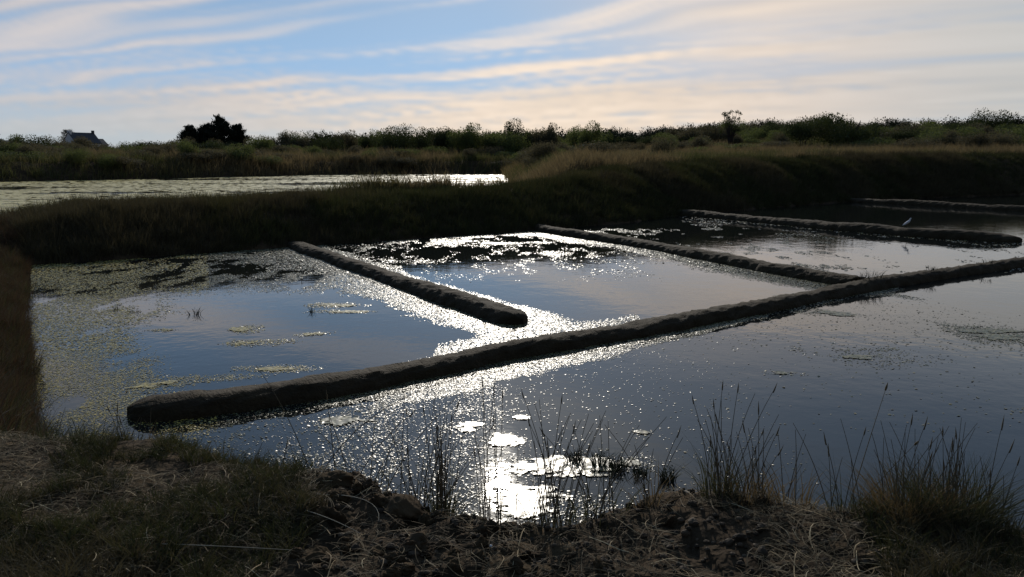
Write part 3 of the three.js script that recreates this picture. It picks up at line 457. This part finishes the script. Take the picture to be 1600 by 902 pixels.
{
  const t = new THREE.Group(); part(t, 'wall', gableBlock(9, 7, 2.0, 3.7), M.white); const rf = part(t, 'roof', roofGeo(9, 7, 2.0, 3.7), M.slate);
  part(rf, 'chimney', bx(0.6, 1.0, 0.6, -3.0, 3.8, 0), M.slate);
  for (const [x, h] of [[-2.2, 3.2], [-0.8, 1.8]]) { const a = part(rf, 'antenna', bx(0.12, h, 0.12, x, 3.6 + h / 2, 0), M.metal); part(a, 'crossbar', bx(0.9, 0.1, 0.1, x, 3.6 + h - 0.2, 0.02), M.metal); }
  t.position.set(-118.0, 2.9, -200); t.rotation.y = 1.1; top(t, 'house', 'low house with a plain gable and two roof antennas', 'house');
}

// ---------------------------------------------------------------- the white bird on its dyke
{
  const t = new THREE.Group(); M.feather = new THREE.MeshStandardMaterial({ color: lin(0.78, 0.78, 0.78), roughness: 0.7 }); M.beak = new THREE.MeshStandardMaterial({ color: lin(0.06, 0.05, 0.03), roughness: 0.5 });
  const sec = [[-0.21, 0.10, 0.008, 0.006], [-0.15, 0.14, 0.022, 0.016], [-0.08, 0.185, 0.045, 0.045], [-0.01, 0.235, 0.056, 0.062], [0.05, 0.28, 0.052, 0.058], [0.085, 0.325, 0.034, 0.038], [0.085, 0.365, 0.023, 0.024], [0.092, 0.395, 0.023, 0.025], [0.115, 0.415, 0.024, 0.024], [0.14, 0.412, 0.014, 0.014], [0.152, 0.408, 0.004, 0.004]];
  const pos = [], idx = [], m = 14; sec.forEach(([x, y, ry, rz], i) => { const a = sec[Math.max(0, i - 1)], b = sec[Math.min(sec.length - 1, i + 1)], l = Math.hypot(b[0] - a[0], b[1] - a[1]), nx = -(b[1] - a[1]) / l, ny = (b[0] - a[0]) / l; for (let k = 0; k < m; k++) { const q = k / m * 6.2832; pos.push(x + nx * Math.cos(q) * ry, y + ny * Math.cos(q) * ry, Math.sin(q) * rz); } });
  for (let i = 0; i + 1 < sec.length; i++) for (let k = 0; k < m; k++) { const a = i * m + k, b = i * m + (k + 1) % m; idx.push(a, b, a + m, b, b + m, a + m); }
  const g = new THREE.BufferGeometry(); g.setAttribute('position', new THREE.Float32BufferAttribute(pos, 3)); g.setIndex(idx); g.computeVertexNormals(); part(t, 'body', g, M.feather);
  const bk = new THREE.ConeGeometry(0.009, 0.08, 8); bk.rotateZ(-Math.PI / 2 - 0.15); bk.translate(0.185, 0.405, 0); part(t, 'beak', bk, M.beak);
  for (const s of [-1, 1]) { const e = new THREE.SphereGeometry(0.005, 8, 6); e.translate(0.125, 0.42, s * 0.021); part(t, 'eye', e, M.beak); const l = mergeGeometries([limb(new THREE.Vector3(0.0, 0.2, s * 0.025), new THREE.Vector3(-0.015, 0.1, s * 0.028), 0.009, 0.006), limb(new THREE.Vector3(-0.015, 0.1, s * 0.028), new THREE.Vector3(0.01, 0.004, s * 0.03), 0.006, 0.005), bx(0.06, 0.008, 0.03, 0.03, 0.004, s * 0.03)]); part(t, 'leg', l, M.beak); const wing = new THREE.SphereGeometry(1, 12, 8); wing.scale(0.125, 0.032, 0.014); wing.rotateZ(0.72); wing.translate(-0.055, 0.205, s * 0.052); part(t, 'wing', wing, M.feather); }
  const c = dykePath(D4); let best = 0, bd = 1e9; for (let u = 0; u <= 1; u += 0.002) { const p = c.getPointAt(u), d = Math.abs(p.x / -p.z - 0.465); if (d < bd) { bd = d; best = u; } } const p = c.getPointAt(best);
  t.position.set(p.x, 0.3, p.z); t.rotation.y = -0.25; t.scale.setScalar(0.88); top(t, 'white_bird', 'white bird standing hunched on a mud dyke above its reflection', 'bird');
}

// ---------------------------------------------------------------- small plants of the pans and dykes
M.sprig = new THREE.MeshStandardMaterial({ color: lin(0.045, 0.055, 0.022), roughness: 0.8, side: THREE.DoubleSide });
M.sprigBrown = new THREE.MeshStandardMaterial({ color: lin(0.09, 0.065, 0.03), roughness: 0.85, side: THREE.DoubleSide });
function sprig(x, z, y, h, w, n, seed, label, mat = M.sprig, group) { const t = new THREE.Group(); part(t, 'stems', tuftGeo(n, h, w, 0.7, 0.012, seed, 3), mat); part(t, 'leaves', crownGeo(seed + 300, 5, n * 2, 0.014, [w, h * 0.8, w], 0.9), mat); t.position.set(x, y, z); return top(t, 'water_plant', label, 'plant', { group }); }
sprig(-7.87, -16.6, -0.02, 0.16, 0.07, 14, 1, 'small dark plant in the first basin, nearest the algae of the side bank');
sprig(-7.35, -16.35, -0.02, 0.10, 0.10, 12, 2, 'lowest brownish plant in the first basin', M.sprigBrown);
sprig(-6.1, -16.1, -0.02, 0.22, 0.10, 22, 3, 'widest dark plant standing in the first basin');
sprig(-3.9, -16.4, -0.02, 0.22, 0.05, 12, 4, 'slim dark plant beside the yellow algae pair');
sprig(0.12, -14.0, 0, 0.14, 0.07, 12, 5, 'brown plant in the gap between the blunt tip and the longest dyke', M.sprigBrown);
sprig(8.35, -19.55, 0.22, 0.26, 0.28, 40, 6, 'bushy plant on the junction of two dykes');
sprig(8.0, -19.3, 0.22, 0.2, 0.18, 26, 7, 'yellowish plant on the junction of two dykes', M.sprigBrown);
sprig(10.4, -20.95, 0.22, 0.16, 0.16, 24, 8, 'small plant growing on top of the longest dyke beyond the junction');
sprig(12.6, -22.4, 0.22, 0.16, 0.14, 20, 9, 'lone plant on the longest dyke farthest from the bank');
for (const [x, z, h, w, s] of [[0.62, -8.1, 0.17, 0.07, 10], [0.88, -8.0, 0.22, 0.11, 11], [1.05, -7.9, 0.18, 0.08, 12], [1.22, -7.75, 0.13, 0.08, 13], [1.46, -7.6, 0.2, 0.07, 14]]) sprig(x, z, -0.01, h, w, 60, s, 'small bushy plant standing in the water off the glittering mat', M.sprig, 'water plants off the bank');

// ---------------------------------------------------------------- the near bank: clods, straw, grass, tall stalks
{
  const clods = [0, 1, 2, 3].map((k) => { const g = mergeVertices(new THREE.IcosahedronGeometry(1, 9).deleteAttribute('normal').deleteAttribute('uv')), p = g.attributes.position, v = new THREE.Vector3(); for (let i = 0; i < p.count; i++) { v.fromBufferAttribute(p, i); const n = 0.55 + 0.8 * fbm(v.x * 1.5 + k * 7, v.y * 1.5 + v.z * 1.3, 3, 900) + 0.30 * (1 - Math.abs(2 * fbm(v.x * 2.6 + k, v.z * 2.6 + v.y * 2.1, 3, 910) - 1)) - 0.2 + 0.14 * (fbm(v.x * 9 + v.y * 3, v.z * 9 + v.y * 7, 2, 911) - 0.5); v.multiplyScalar(n); p.setXYZ(i, v.x, v.y * 0.72, v.z); } const u = new Float32Array(p.count * 2); for (let i = 0; i < p.count; i++) { u[i * 2] = (p.getX(i) + 0.4 * p.getZ(i)) * 0.06 + k * 0.2; u[i * 2 + 1] = (p.getY(i) + 0.6 * p.getZ(i)) * 0.06; } g.setAttribute('uv', new THREE.BufferAttribute(u, 2)); g.computeVertexNormals(); return g; });
  const r = rng(44), G = 'clods of dug mud on the near bank';
  for (let k = 0; k < 90; k++) { const x = -0.95 + 1.1 * r() + (k > 66 ? 0.9 * r() : 0), z = -4.45 + 1.15 * Math.pow(r(), 1.2), s = 0.03 + 0.06 * r() * r(); if (polyDist(PAN, x, z).d < 0.5) continue; const m = new THREE.Mesh(clods[k % 4], M.clod); m.position.set(x, groundY(x, z) - s * 0.05, z); m.rotation.set(r() * 6, r() * 6, r() * 6); m.scale.set(s * (0.8 + 0.5 * r()), s, s * (0.8 + 0.5 * r())); top(m, 'mud_clod', `${s > 0.055 ? 'fist-sized' : s > 0.038 ? 'smaller' : 'small'} lump of dark dug mud ${x < -0.4 ? 'by the straw side of the clods' : x < 0.1 ? 'in the middle of the clods' : 'on the bare soil under the reeds'}`, 'clod', { group: G }); }
  for (const [x, z, s, l] of [[-0.45, -4.38, 0.115, 'largest mud lump at the foot of the densest stalks'], [-0.16, -4.02, 0.10, 'rounded mud lump at the water side of the clods'], [-0.55, -4.02, 0.1, 'broad mud lump below the largest one']]) { const m = new THREE.Mesh(clods[1], M.clod); m.position.set(x, groundY(x, z) - s * 0.15, z); m.rotation.y = x * 9; m.scale.set(s * 1.25, s, s); top(m, 'mud_clod', l, 'clod'); }
  const crumbs = []; for (let k = 0; k < 2600; k++) { const x = -1.2 + 4 * r(), z = -4.6 + 1.7 * r(); if (polyDist(PAN, x, z).d < 0.35) continue; crumbs.push([x, groundY(x, z), z, 0.006 + 0.02 * r() * r()]); }
  const cg = new THREE.IcosahedronGeometry(1, 1); { const p = cg.attributes.position; for (let i = 0; i < p.count; i++) { const k = 0.8 + 0.5 * fbm(p.getX(i) * 2, p.getY(i) * 2 + p.getZ(i), 2, 920); p.setXYZ(i, p.getX(i) * k, p.getY(i) * k * 0.8, p.getZ(i) * k); } cg.computeVertexNormals(); }
  scatter('soil_crumbs', 'loose crumbs of dry soil on the near bank', 'soil', [cg], M.grassOpaque, crumbs, [[0.065, 0.046, 0.029], [0.10, 0.073, 0.047], [0.05, 0.035, 0.022]], 5);
  // shells
  for (const [x, z, s] of [[-0.12, -3.56, 0.011], [-0.095, -3.55, 0.008]]) { const g = new THREE.SphereGeometry(1, 12, 8); const p = g.attributes.position; for (let i = 0; i < p.count; i++) { const a = Math.atan2(p.getZ(i), p.getX(i)); p.setY(i, p.getY(i) * (0.75 + 0.08 * Math.sin(a * 3))); } g.computeVertexNormals(); const m = new THREE.Mesh(g, M.white); m.position.set(x, groundY(x, z) + s * 0.9, z); m.scale.setScalar(s); top(m, 'snail_shell', 'small white snail shell lying on the bare soil', 'shell', { group: 'white shells on the soil' }); }
  // straw
  const ribbons = [0, 1, 2].map((k) => { const q = rng(70 + k), pos = [], idx = [], n = 5; for (let i = 0; i <= n; i++) { const t = i / n - 0.5, w = 0.011 * (1 - 0.5 * Math.abs(t)), zz = (0.12 + 0.25 * k) * t * t, y = 0.05 * Math.sin(t * 5 + k); pos.push(t, y, zz - w, t, y + 0.004, zz + w); if (i < n) { const o = i * 2; idx.push(o, o + 1, o + 2, o + 1, o + 3, o + 2); } } const g = new THREE.BufferGeometry(); g.setAttribute('position', new THREE.Float32BufferAttribute(pos, 3)); g.setIndex(idx); g.computeVertexNormals(); return g; });
  const straw = []; for (let k = 0; k < 42000; k++) { const x = -3.6 + 6.6 * r(), z = -5.4 + 3 * r(), d = polyDist(PAN, x, z).d; if (d < 0.3) continue; const soil = x > -1.0 && x < 0.9; if (soil && r() < 0.6) continue; if (fbm(x * 2.2, z * 2.2, 3, 940) < 0.40) continue; straw.push([x, groundY(x, z) + 0.012 + 0.03 * r() * r(), z, 0.05 + 0.20 * r() * r(), r() < 0.04 ? 0 : r() < 0.15 ? 1 : 2 + Math.floor(r() * 2)]); }
  scatter('straw_litter', 'dry straw and dead stems strewn over the near bank', 'straw', ribbons, M.grassOpaque, straw, [[0.42, 0.34, 0.20], [0.26, 0.19, 0.10], [0.12, 0.085, 0.044], [0.09, 0.068, 0.034]], 6);
  // short grass of the near bank
  const short = []; for (let k = 0; k < 28000; k++) { const x = -4.2 + 7.2 * r(), z = -6.2 + 4.2 * r(), d = polyDist(PAN, x, z).d; if (d < 0.15) continue; const n = fbm(x * 1.6, z * 1.6, 3, 930), soil = sstep(-1.15, -0.8, x) * (1 - sstep(1.3, 1.7, x)); if (n < 0.36 + 0.40 * soil) continue; short.push([x, groundY(x, z) - 0.01, z, 0.6 + 0.8 * n * r(), n > 0.6 ? 3 : Math.floor(r() * 4)]); }
  scatter('near_grass', 'short dark grass growing on the near bank', 'grass', [tuftGeo(14, 0.13, 0.04, 1.1, 0.005, 31), tuftGeo(12, 0.19, 0.04, 0.8, 0.005, 32), tuftGeo(9, 0.10, 0.05, 1.4, 0.006, 33)], M.grass, short, GP, 7);
}
M.stalk = new THREE.MeshStandardMaterial({ color: lin(0.12, 0.092, 0.052), roughness: 0.8, side: THREE.DoubleSide });
M.blade = leafMat(0.065, 0.066, 0.028, 0.3);
M.bladeDry = leafMat(0.17, 0.12, 0.055, 0.3);
M.straw = new THREE.MeshStandardMaterial({ color: lin(0.42, 0.36, 0.25), roughness: 0.7, side: THREE.DoubleSide });
function stalkGeo(base, tip, bend, r0, seg = 7) { const mid = new THREE.Vector3().lerpVectors(base, tip, 0.55).add(bend), c = new THREE.QuadraticBezierCurve3(base, mid, tip), g = new THREE.TubeGeometry(c, seg, r0, 4, false), p = g.attributes.position; for (let i = 0; i <= seg; i++) { const k = 1 - 0.6 * i / seg, q = c.getPoint(i / seg); for (let j = 0; j <= 4; j++) { const o = i * 5 + j; p.setXYZ(o, q.x + (p.getX(o) - q.x) * k, q.y + (p.getY(o) - q.y) * k, q.z + (p.getZ(o) - q.z) * k); } } return g; }
function headGeo(tip, dir, len, rad) { const g = new THREE.CylinderGeometry(rad * 0.35, rad, len, 6, 3); const p = g.attributes.position; for (let i = 0; i < p.count; i++) { const t = (p.getY(i) / len + 0.5), k = Math.sin(Math.PI * Math.min(1, 0.15 + 0.85 * t)) * 0.9 + 0.25; p.setX(i, p.getX(i) * k); p.setZ(i, p.getZ(i) * k); } g.computeVertexNormals(); g.applyQuaternion(new THREE.Quaternion().setFromUnitVectors(new THREE.Vector3(0, 1, 0), dir.clone().normalize())); g.translate(tip.x, tip.y, tip.z); return g; }
function reedTuft(x, z0, h0, w, nStalk, nBlade, seed, label, { lean = 0.25, dry = false, heads = 0.5, bladeH = 0.6 } = {}) {
  const z = z0 + 0.12, h = h0 * (x > -1 && x < 0.8 ? 1.5 : 1.12), t = new THREE.Group(), r = rng(seed), st = [], hd = []; const y0 = groundY(x, z) - 0.04;
  for (let k = 0; k < nStalk; k++) { const bxx = gauss(r) * w * 0.8, bz = gauss(r) * w * 0.5, a = r() * 6.283, H = h * (0.55 + 0.45 * r()), L = lean * H * (0.2 + r()), b = new THREE.Vector3(bxx, groundY(x + bxx, z + bz) - y0 - 0.04, bz), tip = new THREE.Vector3(bxx + Math.cos(a) * L, b.y + H, bz + Math.sin(a) * L * 0.6), bend = new THREE.Vector3(-Math.cos(a) * L * 0.25, 0, 0); st.push(stalkGeo(b, tip, bend, 0.0028)); if (r() < heads * 0.6) hd.push(headGeo(tip, new THREE.Vector3().subVectors(tip, b), 0.04 + 0.04 * r(), 0.0042)); }
  if (st.length) part(t, 'stalks', mergeGeometries(st), M.stalk); if (hd.length) part(t, 'seed_heads', mergeGeometries(hd), M.stalk);
  if (nBlade) part(t, 'blades', tuftGeo(Math.round(nBlade * 1.7), h * bladeH, w * 1.25, 0.75, 0.005, seed + 1, 4, 0.75), dry ? M.bladeDry : M.blade);
  t.position.set(x, y0, z); return top(t, 'tall_grass', label, 'grass tuft');
}
reedTuft(-0.36, -4.42, 0.50, 0.05, 26, 60, 1, 'densest clump of dark stalks above the largest mud lump', { lean: 0.12, bladeH: 0.75 });
reedTuft(-0.50, -4.50, 0.52, 0.14, 22, 30, 2, 'spread of thin stalks beside the densest clump', { lean: 0.5 });
reedTuft(-0.85, -4.55, 0.42, 0.2, 9, 20, 3, 'few bent stalks rising from the soil edge before the long dyke', { lean: 0.8, heads: 0.3 });
reedTuft(-1.25, -4.75, 0.24, 0.22, 8, 120, 4, 'green short tuft at the waterside between soil and straw', { lean: 0.5 });
reedTuft(-1.65, -5.0, 0.22, 0.26, 6, 110, 5, 'green grassy tuft on the straw-covered edge', { lean: 0.6 });
reedTuft(-0.1, -4.2, 0.62, 0.10, 12, 20, 6, 'tall thin stalks standing before the sun glitter', { lean: 0.18 });
reedTuft(0.2, -4.08, 0.48, 0.12, 26, 40, 7, 'thicket of thin stalks right of the sun glitter', { lean: 0.35 });
reedTuft(0.45, -4.1, 0.42, 0.12, 12, 30, 8, 'loose stalks by the emerging water plants', { lean: 0.6, heads: 0.3 });
reedTuft(0.68, -4.1, 0.34, 0.06, 6, 24, 9, 'small tuft with a bent yellow blade', { lean: 0.5, dry: true });
reedTuft(1.02, -4.12, 0.54, 0.08, 14, 60, 10, 'tall upright tuft of brown stalks on the soil bank', { lean: 0.3 });
reedTuft(1.16, -4.1, 0.44, 0.10, 16, 90, 11, 'brown dry tuft with feathery heads beside the tall upright one', { lean: 0.4, dry: true, heads: 0.9 });
reedTuft(1.36, -4.1, 0.42, 0.12, 6, 70, 12, 'low dry tuft between the brown tuft and the dense grass', { lean: 0.5, dry: true });
reedTuft(1.62, -4.0, 0.46, 0.08, 7, 40, 13, 'thin stalks with a leaning pale stem before the dense grass', { lean: 0.5 });
reedTuft(1.88, -3.95, 0.48, 0.13, 26, 520, 14, 'dense dark grass clump, the first of the thick grass', { lean: 0.45, bladeH: 0.7, dry: true });
reedTuft(2.08, -3.9, 0.50, 0.14, 26, 640, 15, 'thickest dark grass clump at the end of the bank', { lean: 0.3, bladeH: 0.75 });
reedTuft(2.25, -3.85, 0.40, 0.10, 8, 120, 16, 'outermost grass clump beyond the thickest one', { lean: 0.4 });
reedTuft(-2.85, -5.25, 0.36, 0.25, 8, 160, 17, 'green grass clump in the corner between side bank and near bank', { lean: 0.6 });
reedTuft(-3.2, -5.7, 0.40, 0.25, 10, 140, 18, 'dry clump in the corner below the russet grass', { lean: 0.6, dry: true });
reedTuft(-2.3, -5.15, 0.26, 0.2, 12, 30, 19, 'brown weedy stalks at the edge of the straw', { lean: 0.7, dry: true });
reedTuft(-1.22, -4.0, 0.22, 0.08, 4, 120, 20, 'dark upright tuft growing out of the straw beside the clods', { lean: 0.3 });
// single long stems
function stem(base, tip, bend, label, mat = M.stalk, head = 0) { const t = new THREE.Group(), b = new THREE.Vector3(...base), e = new THREE.Vector3(...tip); b.y = groundY(b.x, b.z) - 0.01 + base[1]; e.y += b.y; part(t, 'stalk', stalkGeo(b, e, new THREE.Vector3(...bend), 0.0028, 10), mat); if (head) part(t, 'seed_head', headGeo(e, new THREE.Vector3().subVectors(e, b), head, 0.007), mat); return top(t, 'grass_stem', label, 'stem'); }
stem([-1.08, 0, -4.55], [-0.22, 0.55, 0 - 4.75], [-0.25, 0.12, 0], 'long arched stem bending over the long dyke from the soil edge', M.stalk, 0.04);
stem([-1.1, 0, -4.45], [-1.42, 0.58, -4.6], [0.05, 0.02, 0], 'single stem leaning towards the straw in front of the long dyke', M.stalk);
stem([1.62, 0.02, -3.9], [1.95, 0.52, -4.3], [0, 0.02, 0], 'long leaning stem with pale seed head in front of the dark water', M.bladeDry, 0.05);
stem([1.62, 0, -3.85], [1.98, 0.3, -4.0], [0, 0.02, 0], 'shorter leaning yellow stem below the long leaning one', M.bladeDry, 0.03);
stem([-1.0, 0.01, -4.1], [-0.62, 0.02, -3.75], [0.16, 0.06, -0.05], 'pale curved straw stem lying over the clods', M.straw);
stem([-1.55, 0.02, -3.55], [-0.95, 0.02, -3.45], [0, 0.02, 0.03], 'long pale straw stem lying flat in the dark grass', M.straw);
stem([-1.0, 0.03, -3.9], [-0.68, 0.02, -3.6], [0, 0.03, 0.02], 'straight pale straw stem lying below the curved one', M.straw);

// ---------------------------------------------------------------- renderer
const renderer = new THREE.WebGLRenderer({ antialias: true });
renderer.setSize(W, H); renderer.shadowMap.enabled = true;
renderer.toneMapping = THREE.LinearToneMapping; renderer.toneMappingExposure = EXPOSURE;
renderer.render(scene, camera);
